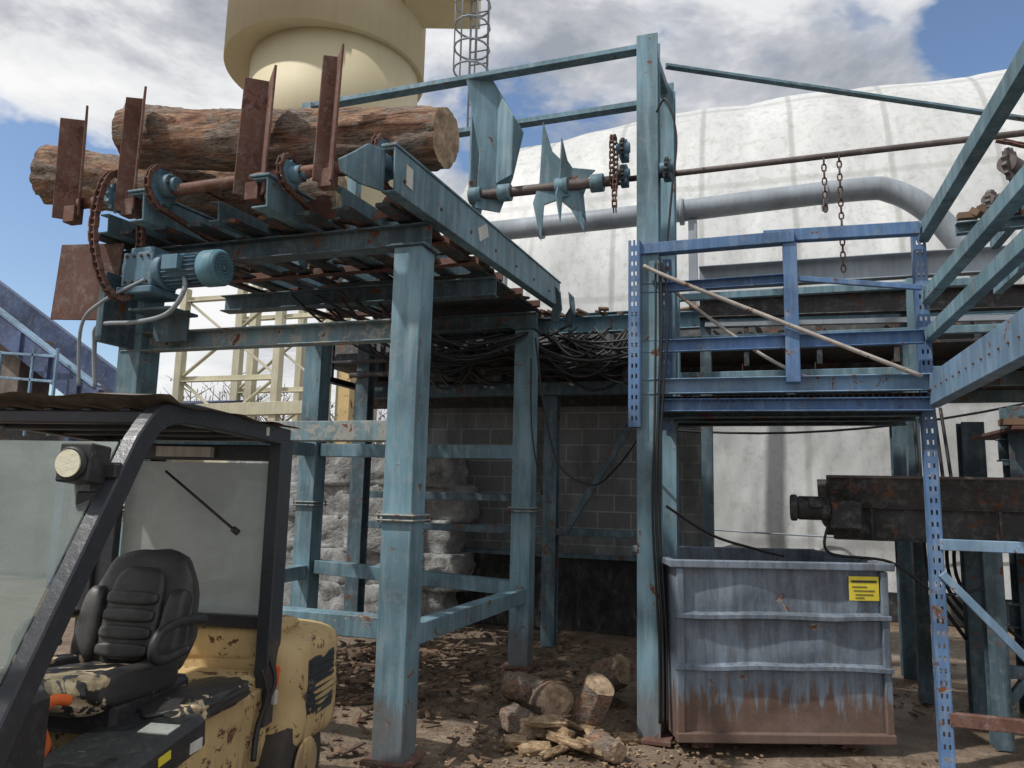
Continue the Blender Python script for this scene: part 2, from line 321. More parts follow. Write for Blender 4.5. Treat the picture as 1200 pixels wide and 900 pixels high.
def sprocket(x,y,z,r,nt=13):
    s=d('sprockets','motor',.002); poly=[]
    for k in range(nt*2): 
        rr=r if k%2 else r*.84; t=math.pi*k/nt; poly.append((rr*math.cos(t),rr*math.sin(t)))
    plate(s,poly,.03,(x,y,z),(0,1,0),(0,0,1)); cyl(s,(x-.07,y,z),(x+.09,y,z),r*.55,n=24); cyl(s,(x+.09,y,z),(x+.13,y,z),r*.38,n=24)
    for k in range(6):
        t=k*math.pi/3; cyl(d('bolts','rust'),(x+.09,y+r*.46*math.cos(t),z+r*.46*math.sin(t)),(x+.102,y+r*.46*math.cos(t),z+r*.46*math.sin(t)),.01,n=6)
for x in (-2.12,-3.80): sprocket(x,3.88,3.64,.14)
sprocket(-2.80,3.90,3.62,.10)
ch=d('chains','rust',.001)
for x in (-2.12,-2.80,-3.80):
    R_=.15 if x!=-2.80 else .11; pts=[V((x,7.3,3.90)),V((x,3.94,3.62+R_))]
    for k in range(13):
        t=math.pi/2+math.pi*k/12; pts.append(V((x,3.89+R_*math.cos(t),3.63+R_*math.sin(t))))
    pts+=[V((x,4.4,3.43)),V((x,5,3.42))]
    chain(ch,pts,.055)
loop=spline([(-4.20,3.98,3.66),(-4.20,3.88,3.78),(-4.20,3.76,3.66),(-4.22,3.74,3.3),(-4.16,3.80,2.98),(-4.08,3.88,2.87),(-4.03,3.95,2.98),(-4.05,3.98,3.3),(-4.1,4.0,3.55)],8)
chain(ch,loop,.05,.05,.04)
sprocket(-4.2,3.90,3.60,.11)
st=d('log_stops','rust',.003)
for x,z0,z1,t,w_ in ((-4.58,3.48,4.24,.0,.17),(-4.06,3.48,4.31,.03,.12),(-3.05,3.49,4.30,.04,.17),(-2.51,3.52,4.36,.04,.105)):
    q=Lp(w_,w_,.016); a=math.radians(222); q=[(px*math.cos(a)-py*math.sin(a),px*math.sin(a)+py*math.cos(a)) for px,py in q]
    _,tp=ext(st,q,(x,3.82,z0),(x+t,3.80,z1),up=(0,1,0))
    tp[1].co.z+=.05; tp[2].co.z+=.05; tp[4].co.z-=.02; tp[5].co.z-=.02
    box(st,(x,3.88,z0+.03),(.10,.08,.12))
box(d('rusty_skirt','rust'),(-4.68,4.14,3.10),(.60,.016,.58),ry=.06)
for x in (-2.4,-3.1): plate(d('rusty_skirt','rust'),[(0,0),(.45,.05),(.36,.22),(.1,.16)],.012,(x,4.25,3.40),(1,0,0),(0,0,1))
mo=d('gearmotor','motor',.008)
box(mo,(-3.98,4.02,3.08),(.26,.24,.24)); box(mo,(-3.98,4.02,3.22),(.2,.18,.05)); box(mo,(-3.98,4.02,2.93),(.3,.28,.05))
cyl(mo,(-4.14,4.02,3.1),(-4.08,4.02,3.1),.10,n=24); cyl(mo,(-3.87,4.02,3.08),(-3.80,4.02,3.08),.13,n=24)
for k in range(4): 
    for s in (-1,1): cyl(d('bolts','rust'),(-4.07+.06*k,3.90,3.08+s*.09),(-4.07+.06*k,3.885,3.08+s*.09),.012,n=6)
mc=d('motor_body','motor',.002); cyl(mc,(-3.80,4.02,3.08),(-3.50,4.02,3.08),.098,n=28)
for k in range(22):
    t=2*math.pi*k/22; box(mc,(-3.65,4.02+.106*math.cos(t),3.08+.106*math.sin(t)),(.27,.026,.006),rx=t)
box(mc,(-3.68,3.90,3.1),(.13,.07,.1))
fc=d('fan_cover','fan',.004); cyl(fc,(-3.50,4.02,3.08),(-3.38,4.02,3.08),.125,n=32); cyl(fc,(-3.38,4.02,3.08),(-3.36,4.02,3.08),.125,.10,n=32)
for k in range(4): 
    for j in range(24):
        t=2*math.pi*j/24; r=.025+.022*k; cyl(d('fan_grille','black',0),(-3.359,4.02+r*math.cos(t),3.08+r*math.sin(t)),(-3.357,4.02+r*math.cos(t),3.08+r*math.sin(t)),.0045,n=6)
box(d('motor_bracket','teal_d'),(-3.93,4.12,2.82),(.36,.28,.02)); box(d('motor_bracket','teal_d'),(-3.93,4.2,2.74),(.30,.02,.22)); box(d('motor_bracket','teal_d'),(-4.32,4.1,2.85),(.06,.3,.5))
cv=d('conduits','galv',0)
tube(cv,spline([(-3.62,3.95,3.02),(-3.6,3.93,2.9),(-3.72,3.93,2.76),(-4.0,3.95,2.72),(-4.35,3.98,2.72),(-4.45,4.05,2.6),(-4.46,4.1,2.3)]),.016)
tube(cv,spline([(-3.9,3.9,3.0),(-4.2,3.85,2.85),(-4.42,3.9,2.7),(-4.5,4.0,2.3)]),.012)
cab=d('cables','cable',0)
for i in range(12):
    x0=-3.9+random.random()*1.2; tube(cab,sag((x0,5.2+random.random(),3.25),(AX+.1-random.random()*.4,6.9,3.2),.2+.35*random.random()),.011,6)
tube(cab,spline([(-1.98,6.8,3.1),(-1.9,6.82,2.5),(-1.75,6.85,1.9),(-1.4,6.7,1.7),(-1.1,6.3,1.85),(-.8,5.7,2.1)]),.010)
tube(cab,spline([(-2.02,6.8,2.9),(-2.0,6.8,2.2),(-1.9,6.85,1.6)]),.008)
for i in range(150): box(d('bark_litter','chips',0),(random.uniform(-4.4,-2.15),random.uniform(4.5,7.4),3.50+.02*random.random()+.05),(random.uniform(.08,.34),random.uniform(.03,.12),.02),rz=random.random()*6,rx=random.uniform(-.4,.4))
d.done()
g=G('support_post'); ext(g('column','teal_d'),Hp(.16,.16),(-4.25,7.6,0),(-4.25,7.6,3.3),up=(0,1,0)); box(g('base_plate','rust'),(-4.25,7.6,.02),(.3,.3,.03)); g.done()
# ------------------------------------------------------------------ logs
def log(name,p0,p1,r0,r1,seed,amp=.05,nl=130,nr=72,bend=.04):
    g=G(name); p0,p1=V(p0),V(p1); dd,s,u=basis(p1-p0,(0,0,1)); bm=g('bark','bark',0); rings=[]
    L=(p1-p0).length
    for i in range(nl+1):
        t=i/nl; c=p0.lerp(p1,t)+s*bend*math.sin(t*3.1+seed)+u*bend*.6*math.sin(t*4.7+seed*2); R=r0+(r1-r0)*t; ring=[]
        for k in range(nr):
            a=2*math.pi*k/nr; q=V((math.cos(a)*1.8,math.sin(a)*1.8,t*L*1.1+seed*5)); q2=V((math.cos(a)*7,math.sin(a)*7,t*L*2.5+seed*9))
            rr=R*(1+amp*noise.noise(q)*1.8+amp*.9*noise.noise(q2)+amp*.7*noise.noise(q2*3))
            if noise.noise(q*1.3+V((9,2,seed)))>.12: rr*=.935
            ring.append(bm.verts.new(c+(s*math.cos(a)+u*math.sin(a))*rr))
        rings.append(ring)
    for a,b in zip(rings,rings[1:]):
        for k in range(nr): bm.faces.new((a[k],a[(k+1)%nr],b[(k+1)%nr],b[k])).smooth=True
    for rg,o in ((rings[0],-dd),(rings[-1],dd)):
        e=g('cut_ends','cut',0); cen=sum((v.co for v in rg),V((0,0,0)))/nr; prev=[e.verts.new(v.co+o*.001) for v in rg]
        for f in (.8,.5,.25):
            cur=[e.verts.new(cen+(v.co-cen)*f+o*(.012+.02*noise.noise(v.co*9*f))) for v in rg]
            for k in range(nr): e.faces.new((prev[k],prev[(k+1)%nr],cur[(k+1)%nr],cur[k]))
            prev=cur
        e.faces.new(prev)
    g.done(); return g
log('log',(-4.33,4.16,4.18),(-1.86,4.18,3.88),.225,.205,1.3)
log('log',(-5.38,4.30,4.07),(-3.0,4.85,3.82),.245,.19,4.1)
# ------------------------------------------------------------------ overhead frame + kicker arms
f=G('overhead_frame'); b=f('posts','teal'); TX=-.70
ext(b,Hp(.16,.16,.014,.012),(TX,5.36,0),(TX,5.36,5.1),up=(0,1,0)); ext(b,Hp(.15,.16,.014,.012),(-.65,6.1,0),(-.65,6.1,5.1),up=(0,1,0))
ext(b,rect(.1,.1),(-3.7,5.36,3.5),(-3.7,5.36,5.0),up=(0,1,0)); ext(b,rect(.1,.1),(-3.7,6.2,3.5),(-3.7,6.2,5.0),up=(0,1,0))
rb=f('rails','teal')
ext(rb,Lp(.10,.10),(-3.75,5.36,5.0),(TX,5.36,5.06)); ext(rb,Lp(.10,.10),(-3.75,6.2,5.0),(-.6,6.2,5.06)); ext(rb,rect(.08,.08),(TX,5.4,5.05),(-.65,6.2,5.05)); ext(rb,rect(.06,.06),(-3.7,5.4,4.95),(-3.7,6.2,4.95))
ext(f('tie_bar','teal'),Lp(.06,.06),(-.6,5.7,5.08),(3.5,7.7,4.88)); ext(b,rect(.12,.12),(3.55,7.7,0),(3.55,7.7,5),up=(0,1,0))
s=f('shaft','shaft'); cyl(s,(-.9,5.41,4.01),(2.3,5.44,4.06),.022,n=16)
cyl(s,(-2.1,5.40,4.0),(-.9,5.41,4.01),.04,n=16)
k=f('kicker_arms','teal',.003)
c1,s1=math.cos(.45),math.sin(.45)
plate(k,[(-.23,1.02),(-.04,1.07),(.26,.58),(.18,.18),(.08,-.12),(-.12,-.1),(-.10,.36)],.02,(-1.98,5.42,3.98),(c1,s1,0),(0,0,1))
plate(k,[(-.0,1.02),(.2,.95),(.34,.3),(.2,-.1),(0,0)],.02,(-2.16,5.40,3.98),(.1,1,0),(0,0,1))
plate(k,[(-.02,.0),(.26,0),(.26,.5),(.0,.85)],.014,(-1.97,5.46,4.1),(.8,-.6,0),(0,0,1))
def arm(x,rot,sc=1):
    ca,sa=math.cos(rot),math.sin(rot)
    plate(k,[(p*sc,q*sc) for p,q in [(-.08,.56),(.0,.30),(.13,.16),(.34,.13),(.26,.05),(.22,-.06),(.26,-.38),(.15,-.18),(.06,-.10),(-.06,-.14),(-.08,-.44),(-.15,-.12),(-.10,.05)]],.018,(x,5.40,4.0),(ca,sa,0),(0,0,1))
arm(-1.46,.15,1.0); arm(-1.34,.8,.7)
for x in (-2.1,-1.85,-1.38,-1.1): cyl(k,(x-.05,5.40,4.0),(x+.05,5.40,4.0),.07,n=20)
for (x,y,z,r) in ((-.88,5.28,4.2,.08),(-.88,5.28,4.0,.07),(-.56,5.30,4.02,.08)):
    poly=[]
    for q in range(26): rr=r if q%2 else r*.85; t=math.pi*q/13; poly.append((rr*math.cos(t),rr*math.sin(t)))
    plate(f('sprockets','darksteel',.002),poly,.025,(x,y,z),(0,1,0),(0,0,1)); cyl(f('bearings','motor'),(x-.05,y,z),(x+.05,y,z),r*.5,n=16)
    box(f('bearings','motor'),(x,y+.05,z),(.06,.12,.14))
cc=f('chains','rust',.001); pts=[V((-.95,5.28+.09*math.cos(t),4.1+(.1 if math.sin(t)>0 else -.1)+.1*math.sin(t))) for t in [2*math.pi*i/24 for i in range(25)]]
chain(cc,pts,.04,.03,.028); chain(cc,spline([(-.92,5.2,4.0),(-.93,5.19,3.8),(-.93,5.22,3.68)]),.04,.03,.028)
linkchain(f('hanging_chain','rust',0),(.62,5.42,4.03),(.62,5.42,3.18)); linkchain(f('hanging_chain','rust',0),(.52,5.42,4.02),(.52,5.42,3.62))
for i in range(3):
    x=-.66+.025*i; tube(f('cables','cable',0),spline([(x+.02,5.25,3.3),(x+.02+.02*i,5.25,2.9),(x+.01,5.26,2.2),(x-.01,5.27,1.5),(x+.03,5.26,.7),(x+.04,5.2,.15)]),.008+.002*(i%2),6)
tube(f('cables','cable',0),spline([(-.63,5.27,4.45),(-.55,5.2,4.5),(-.48,5.2,4.2),(-.52,5.24,3.8),(-.56,5.27,3.4)]),.008,6)
box(f('feet','rust'),(TX,5.36,.02),(.3,.3,.03)); box(f('feet','rust'),(-.65,6.1,.02),(.3,.3,.03))
f.done()
# ------------------------------------------------------------------ right platform with railing
p=G('steel_platform'); Y=5.30
fr=p('frame','blue'); 
perforated(p('rack_posts','blue',0),-.79,Y-.07,2.1,3.46); perforated(p('rack_posts','blue',0),1.10,5.45,0,3.48,.075,.07)
perforated(p('rack_posts','blue',0),-.60,Y+.25,2.1,3.40)
perforated(p('rack_posts','blue',0),1.98,5.45,0,2.4)
ext(fr,rect(.09,.10),(.27,Y+.02,2.40),(.27,Y+.02,3.37),up=(0,1,0))
ext(fr,rect(.09,.08),(-.76,Y,3.40),(.30,Y,3.41)); ext(fr,rect(.07,.085),(.1,Y+.04,3.44),(1.08,Y+.04,3.42))
ext(fr,Cp(.05,.07,.006),(-.76,Y,3.11),(.25,Y,3.12)); ext(fr,rect(.03,.035),(.3,Y,3.12),(1.08,Y+.05,3.02))
ext(fr,Cp(.05,.09,.006),(-.76,Y,2.68),(1.08,Y+.04,2.69)); ext(p('floor_channel','ltblue'),Cp(.06,.11,.008),(-.78,Y,2.39),(1.12,Y+.04,2.39)); ext(fr,Cp(.06,.09,.008),(-.78,Y+.02,2.26),(1.12,Y+.06,2.25))
ext(fr,Cp(.06,.12,.008),(-.7,6.35,2.34),(1.12,6.35,2.34))
for z in (3.30,2.93,2.62): ext(p('rear_rails','teal'),rect(.05,.06),(-.6,6.35,z),(1.9,6.35,z))
for x in (-.6,.3,1.2): ext(p('rear_rails','teal'),rect(.06,.06),(x,6.35,2.3),(x,6.35,3.35),up=(0,1,0))
gr=p('grating','darksteel',0)
for i in range(46): box(gr,(-.72+i*.04,5.84,2.30),(.006,.98,.035))
for i in range(6): box(gr,(.18,5.42+.17*i,2.30),(1.86,.008,.03))
box(p('light_block_plate','darksteel'),(.17,5.86,2.328),(1.84,.94,.008))  # solid plate added on the grating to darken the platform underside
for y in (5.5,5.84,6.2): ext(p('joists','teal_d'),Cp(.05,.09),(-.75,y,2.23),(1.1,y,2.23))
tube(p('conduits','conduit',0),spline([(-.72,5.22,3.26),(-.5,5.22,3.14),(.3,5.24,2.76),(1.04,5.28,2.42)]),.015)
tube(p('conduits','conduit',0),spline([(-.66,5.42,3.24),(-.4,5.42,3.0),(.1,5.42,2.6),(.5,5.4,2.38)]),.012)
rr=p('side_rails','blue'); rt=p('side_channel','teal')
ext(rt,Cp(.07,.10,.006),(1.13,1.6,3.52),(1.13,5.5,3.42)); ext(rt,Cp(.07,.085,.006),(1.13,1.6,3.0),(1.13,5.5,2.98)); ext(rt,Cp(.06,.085,.006),(1.13,1.6,2.76),(1.13,5.5,2.72))
ext(p('side_channel2','ltblue'),Cp(.08,.20,.008),(1.13,1.6,2.36),(1.13,5.5,2.34))
for x in (1.75,): 
    ext(rt,rect(.06,.1),(x,1.6,3.75),(x,6.2,3.55)); ext(rt,rect(.06,.09),(x,1.6,3.3),(x,6.2,3.2)); ext(rt,rect(.07,.14),(x,1.6,2.5),(x,6.2,2.45))
ext(rr,rect(.05,.05),(1.17,3.0,2.4),(1.17,3.0,3.5),up=(0,1,0))
for i in range(30): box(gr,(1.45,2.0+i*.12,2.36),(.58,.012,.04))
box(p('side_floor_plate','darksteel'),(1.45,3.8,2.39),(.58,3.8,.008))
for i in range(5): ext(p('joists','teal_d'),rect(.05,.08),(1.13,2.2+i*.8,2.3),(1.8,2.2+i*.8,2.3))
for i in range(26): cyl(p('rivets','rust',0),(1.09,1.8+i*.14,2.34),(1.082,1.8+i*.14,2.34),.007,n=6)
ext(p('rack_braces','ltblue'),rect(.04,.07),(1.12,5.44,1.36),(2.0,5.44,1.36)); ext(p('rack_braces','ltblue'),rect(.03,.05),(1.12,5.44,1.18),(2.0,5.44,.2)); ext(p('rack_braces2','rust'),rect(.05,.08),(1.12,5.46,.30),(2.3,5.46,.30))
for (x,z,r) in ((1.62,3.78,.12),(1.5,3.55,.08),(1.72,3.6,.09)):
    poly=[]
    for q in range(28): r2=r if q%2 else r*.84; t=math.pi*q/14; poly.append((r2*math.cos(t),r2*math.sin(t)))
    plate(p('gears','shaft',.002),poly,.03,(x,5.3,z),(.6,.8,0),(0,0,1)); cyl(p('gears','shaft',.002),(x-.04,5.25,z),(x+.04,5.35,z),r*.5)
for i in range(16): box(p('bark_on_gears','chips',0),(1.38+.06*i,5.33+.1*random.random(),3.44+.16*random.random()),(.12,.06,.04),rz=i,rx=i*.7)
ext(p('gear_carrier','teal_d'),Cp(.06,.08),(1.3,5.35,3.40),(2.6,5.35,3.45)); chain(p('gear_chain','rust',0),spline([(1.55,5.22,3.92),(1.75,5.2,3.8),(1.8,5.2,3.5),(1.9,5.2,3.3)]),.045,.04,.03)
p.done()
# ------------------------------------------------------------------ trough conveyor behind
t=G('trough_conveyor'); 
ext(t('edge_beam','teal'),Cp(.1,.18,.012),(-5.0,7.75,3.42),(4.5,7.75,3.42)); ext(t('edge_beam','teal'),Cp(.1,.16,.012),(-5.0,8.7,3.7),(4.5,8.7,3.7))
tb=t('trough','darksteel')
box(tb,(-.3,8.2,3.1),(9.4,1.0,.03)); box(tb,(-.3,7.95,3.28),(9.4,.015,.42),rx=-.35); box(tb,(-.3,8.6,3.4),(9.4,.015,.6),rx=.35); box(tb,(-.3,8.75,3.0),(9.4,.03,.7))
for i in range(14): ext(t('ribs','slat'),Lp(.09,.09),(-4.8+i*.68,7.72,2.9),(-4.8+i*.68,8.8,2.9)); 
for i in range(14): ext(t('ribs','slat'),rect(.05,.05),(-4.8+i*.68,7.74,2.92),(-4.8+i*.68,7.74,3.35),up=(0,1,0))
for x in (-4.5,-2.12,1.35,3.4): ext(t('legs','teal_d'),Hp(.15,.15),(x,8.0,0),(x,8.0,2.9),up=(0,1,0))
ext(t('legs','teal_d'),rect(.07,.07),(-1.95,7.98,1.2),(-1.0,7.98,2.75)); ext(t('legs','teal_d'),rect(.08,.08),(-4.5,7.98,1.55),(-2.1,7.98,1.55)); ext(t('legs','teal_d'),rect(.08,.08),(-4.5,8.0,1.2),(-1.2,8.0,1.2)); 
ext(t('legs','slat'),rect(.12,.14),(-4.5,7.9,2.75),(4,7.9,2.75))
for i in range(75):
    x0=-3.6+random.random()*2.3; x1=x0+.4+random.random()*1.4; yy=7.25+.45*random.random(); h=.3*random.random()
    tube(t('cable_bundle','cable',0),sag((x0,yy,3.05+h),(min(x1,-.7),yy+random.uniform(-.1,.1),3.05+.3*random.random()),.08+.45*random.random()**1.5,12),.008+.010*random.random(),5)
for x,z,sx,sz in ((-3.3,2.98,.35,.3),(-2.7,2.92,.28,.26),(-1.6,2.98,.4,.22),(-1.15,2.9,.2,.3)): box(t('junction_boxes','darksteel',.01),(x,7.6,z),(sx,.22,sz))
tube(t('hydraulic_pipe','darksteel',0),[(-4.4,7.5,2.9),(-.8,7.5,2.95)],.03); tube(t('hydraulic_pipe','darksteel',0),[(-4.4,7.45,3.05),(-.8,7.42,3.02)],.022)
tube(t('cable_bundle','cable',0),sag((-1.2,7.4,2.3),(3.2,7.6,2.75),.25),.012,6)
for i in range(110):
    x=random.uniform(-4,3); box(t('bark_pieces','chips',0),(x,7.68+.12*random.random(),3.52+.06*random.random()),(random.uniform(.05,.25),random.uniform(.03,.08),.03),rz=random.random()*3,rx=random.random())
t.done()
g=G('rooftop_channel'); ext(g('channel','galv'),Cp(.1,.22,.012),(-.45,7.05,3.66),(2.6,7.05,3.66)); ext(g('lower_channel','darksteel'),Cp(.1,.2,.012),(-.45,7.0,3.36),(3.2,7.0,3.30))
ext(g('channel','galv'),rect(.05,.05),(-.4,7.0,3.2),(3.2,7.0,3.12))
for x in (-.4,1.3,3.1): ext(g('posts','teal_d'),rect(.1,.1),(x,7.1,0),(x,7.1,3.5),up=(0,1,0))
g.done()
# ------------------------------------------------------------------ steel bin
b=G('steel_waste_bin',(-.50,5.12,0),math.radians(20)); W,Dp,H=1.40,1.15,1.19; w=b('walls','bin')
R=[]
for i in range(37):
    row=[]
    for j in range(29):
        x=W*i/36; z=.08+1.10*j/28; e=min(x,W-x,z-.08,1.18-z,abs(z-.86)+.03,abs(z-.54)+.03); k_=min(1,e/.14)
        row.append(w.verts.new((x,.025*k_*noise.noise(V((x*2.2,1,z*2.4)))+.010*k_*noise.noise(V((x*6,4,z*6))),z)))
    R.append(row)
for i in range(36):
    for j in range(28): w.faces.new((R[i][j],R[i+1][j],R[i+1][j+1],R[i][j+1])).smooth=True
box(w,(W/2,.06,.63),(W-.02,.006,1.08)); box(w,(W/2,Dp,.63),(W,.012,1.10)); box(w,(.006,Dp/2,.63),(.012,Dp-.014,1.10)); box(w,(W-.006,Dp/2,.63),(.012,Dp-.014,1.10)); box(w,(W/2,Dp/2,.1),(W-.03,Dp-.02,.02))
r=b('rim_and_ribs','bin',.006)
ext(r,rect(.05,.05),(-.05,-.02,H),(W+.05,-.02,H))
r2=b('bent_ribs','bin',0)
for z,sd in ((.86,2),(.54,7)):
    prof=[(-.02,-.03),(.035,-.012),(.035,.012),(-.02,.03)]; rg=[]
    for i in range(25):
        x=-.01+(W+.02)*i/24; yo=-.012+.012*noise.noise(V((x*2.5,sd,0))); zo_=.012*noise.noise(V((x*2.5,sd,4)))
        rg.append([r2.verts.new((x,yo-a_,z+zo_+c_)) for a_,c_ in prof])
    for a_,c_ in zip(rg,rg[1:]):
        for j in range(4): r2.faces.new((a_[j],a_[(j+1)%4],c_[(j+1)%4],c_[j]))
    r2.faces.new(rg[0]); r2.faces.new(rg[-1][::-1])
ext(r,rect(.05,.05),(-.05,Dp+.02,H),(W+.05,Dp+.02,H))
for x in (-.025,W+.025): ext(r,rect(.05,.045),(x,.006,H),(x,Dp-.006,H))
ext(r,rect(.05,.06),(-.01,-.02,.11),(W+.01,-.02,.11))
for x in (.02,W-.02): ext(r,rect(.05,.03),(x,-.018,.1),(x,-.018,H-.03),up=(0,1,0))
for x in (.2,W-.2): box(b('skids','rust'),(x,Dp/2+.05,.045),(.14,Dp-.12,.09))
ext(b('lifting_lug','galv'),rect(.14,.02),(.12,Dp+.02,H+.02),(.12,Dp+.02,H+.12)); 
box(b('warning_sticker','sticker',0),(W-.155,-.020,1.05),(.2,.003,.155))
for z,wd_ in ((1.095,.17),(1.06,.10),(1.035,.14),(1.01,.12),(.99,.06)): box(b('sticker_print','black',0),(W-.155-.03*(wd_<.12),-.023,z),(wd_,.002,.014 if z>1.08 else .006))
for i in range(22): box(b('scrap_wood','wood',0),(.2+random.random()*1.0,.2+random.random()*.8,.75+random.random()*.12),(.35,.07,.04),rz=random.random()*3,rx=random.random())
b.done()
# ------------------------------------------------------------------ right belt conveyor
c=G('belt_conveyor'); 
ext(c('side_frame','darksteel'),Cp(.08,.24,.012),(.55,6.0,1.46),(3.6,6.0,1.46)); ext(c('side_frame','darksteel'),Cp(.08,.24,.012),(3.6,6.6,1.46),(.55,6.6,1.46))
plate(c('trough_sides','darksteel'),[(0,0),(3.1,0),(3.1,.24),(0,.24)],.012,(.5,5.98,1.57),(1,0,0),(0,-.45,.9)); plate(c('trough_sides','darksteel'),[(0,0),(3.1,0),(3.1,.24),(0,.24)],.012,(.5,6.62,1.57),(1,0,0),(0,.45,.9))
ext(c('flange','shaft'),rect(.05,.02),(.5,5.87,1.79),(3.6,5.87,1.79))
for i in range(8): box(c('stiffeners','darksteel'),(.8+.4*i,5.955,1.46),(.02,.02,.22))
box(c('belt','cable'),(2.1,6.3,1.56),(3.0,.5,.02)); cyl(c('pulley','rust'),(.6,6.04,1.47),(.6,6.56,1.47),.09)
box(c('motor','darksteel',.01),(.62,5.88,1.52),(.2,.16,.2)); cyl(c('motor','darksteel',.01),(.52,5.88,1.56),(.30,5.88,1.56),.085); cyl(c('motor','darksteel',.01),(.30,5.88,1.56),(.25,5.88,1.56),.095); box(c('motor','darksteel',.01),(.42,5.8,1.6),(.1,.06,.08))
for x in (1.55,2.3,3.3):
    for y in (6.05,6.55): ext(c('legs','teal_d'),Hp(.12,.12),(x,y,0),(x,y,1.35),up=(0,1,0))
ext(c('legs','teal_d'),rect(.06,.08),(1.6,6.05,.5),(3.3,6.05,.5)); ext(c('legs','teal_d'),rect(.06,.06),(1.6,6.05,.3),(2.3,6.05,1.2)); 
tube(c('cable','cable',0),spline([(.2,6.0,1.2),(.0,5.9,1.25),(-.3,5.7,1.35),(-.6,5.5,1.55)]),.010); tube(c('cable','cable',0),spline([(.5,5.85,1.45),(.5,5.85,1.25),(.9,5.9,1.2),(1.2,5.95,1.0),(1.5,6,1.05)]),.010)
for i in range(5): tube(c('cable','cable',0),spline([(1.3+.05*i,7.0,2.4),(1.28+.06*i,6.8,1.6),(1.3+.05*i,6.7,1.0),(1.5+.1*i,6.6,.6)]),.014)
c.done()
g=G('machine_frame')
for x,y in ((2.05,7.0),(2.05,8.4)): ext(g('columns','teal_d'),Hp(.2,.2),(x,y,0),(x,y,2.4),up=(0,1,0))
ext(g('beams','teal_d'),Hp(.14,.18),(1.9,7.0,2.05),(5,7.0,2.05)); ext(g('beams','teal_d'),Hp(.14,.18),(1.9,7.0,.75),(5,7.0,.75)); box(g('deck_plate','rust'),(3.2,7.2,2.2),(2.6,1.2,.03)); 
for i in range(7): box(g('bark_on_deck','chips',0),(1.95+i*.12,6.7,2.25),(.2,.15,.05),rz=i,rx=.3*i)
g.done()
# ------------------------------------------------------------------ block wall
g=G('concrete_block_wall'); box(g('blocks','block',.01),(-2.45,9.1,1.8),(4.0,.2,1.9)); box(g('stained_base','stain',.01),(-2.45,9.08,.42),(4.0,.26,.86)); box(g('ledge','teal_d'),(-2.45,8.93,.87),(4.0,.12,.05))
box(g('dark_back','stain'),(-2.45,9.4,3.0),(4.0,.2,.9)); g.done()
g=G('concrete_rubble_stack')
def lump(bm,c,s,seed,sub=4,rnd=.35,amp=.10,rot=0):
    R=Matrix.Rotation(rot,3,'Z')@Matrix.Rotation(rot*.7,3,'X')
    for v in gridcube(bm,sub+1):
        q=v.co.copy(); n=q.normalized(); q=q.lerp(n*.62,rnd); q+=n*amp*(noise.noise(q*3.5+V((seed,0,0)))+.5*noise.noise(q*9+V((seed,3,0))))
        q=V((q.x*s[0],q.y*s[1],q.z*s[2])); v.co=V(c)+(R@q if rot else q)
for i in range(5):
    for j in range(5): lump(g('blocks','bale',0),(-6.6+.66*i+.12*random.random()+.2*(j%2),8.75+.1*random.random(),.22+.41*j),(.70,.6,.44),i*3+j*7,7,.06,.09)
g.done()
# ------------------------------------------------------------------ membrane building
g=G('membrane_building'); bm=g('membrane_shell','membrane',0)
def zt(x):
    if x<-5.2: 
        k=min(1,(-5.2-x)/1.6); return 8.9-1.6*k-4*k*k
    return 8.9+.45*min(1,(x+5.2)/3.5) if x<-1.7 else 9.35
nx,na=190,56; G0=[]
for i in range(nx+1):
    x=-6.6+20*i/nx; row=[]
    for j in range(na+1):
        a=math.pi/2*j/na; top=zt(x); z=.3+(top-.3)*math.sin(a)**.8; y=12+3.4*(1-max(0,math.cos(a))**.75)
        if x<-5.2: y+=1.2*((-5.2-x)/1.4)**2
        rib=abs(math.sin(x*math.pi/1.9)); y+=.07*(1-rib**.3)*1.2-.02
        y+=.09*noise.noise(V((x*.6,3,z*.25)))+.045*noise.noise(V((x*1.3+z*.7,z*.5,1)))+.012*noise.noise(V((x*2.4-z*1.1,z*.9,7))); z+=.06*noise.noise(V((x*.5,a*2,5)))*math.sin(a)
        row.append(bm.verts.new((x,y,z)))
    G0.append(row)
for i in range(nx):
    for j in range(na): bm.faces.new((G0[i][j],G0[i+1][j],G0[i+1][j+1],G0[i][j+1])).smooth=True
bk=[[bm.verts.new((r[-1].co.x,r[-1].co.y+3.4*math.sin(q*math.pi/6),.3+(r[-1].co.z-.3)*math.cos(q*math.pi/6))) for q in (1,2,3)] for r in G0]
for i in range(nx):
    ra=[G0[i][-1]]+bk[i]; rc=[G0[i+1][-1]]+bk[i+1]
    for j in range(3): bm.faces.new((ra[j],rc[j],rc[j+1],ra[j+1])).smooth=True
bm.faces.new(G0[0]+bk[0])
box(g('dark_base','stain'),(3.4,11.95,.2),(20,.3,.5)); 
g.done()
g=G('plastic_curtain'); bm=g('sheet','membrane',0); R=[]
for i in range(150):
    x=-1.2+9.0*i/149; R.append([bm.verts.new((x,11.42+.07*noise.noise(V((x*1.3,z*.5,0)))+.05*noise.noise(V((x*2.4+z,z*1.0,2)))+.015*noise.noise(V((x*6-z*2,z*2,5))),z)) for z in [.38+.1*k for k in range(31)]])
for i in range(149):
    for j in range(30): bm.faces.new((R[i][j],R[i+1][j],R[i+1][j+1],R[i][j+1])).smooth=True
tube(g('top_rope','galv',0),[(-1.2,11.40,3.39),(7.8,11.40,3.39)],.03); box(g('base','stain'),(3.3,11.5,.19),(9.0,.2,.38))
for x in (-1.2,1.8,4.8,7.8): ext(g('posts','galv'),rect(.06,.06),(x,11.6,0),(x,11.6,3.4),up=(0,1,0))
tube(g('hem_ropes','galv',0),sag((-1.2,11.28,1.15),(7.8,11.28,1.15),.08,20),.012)
g.done()
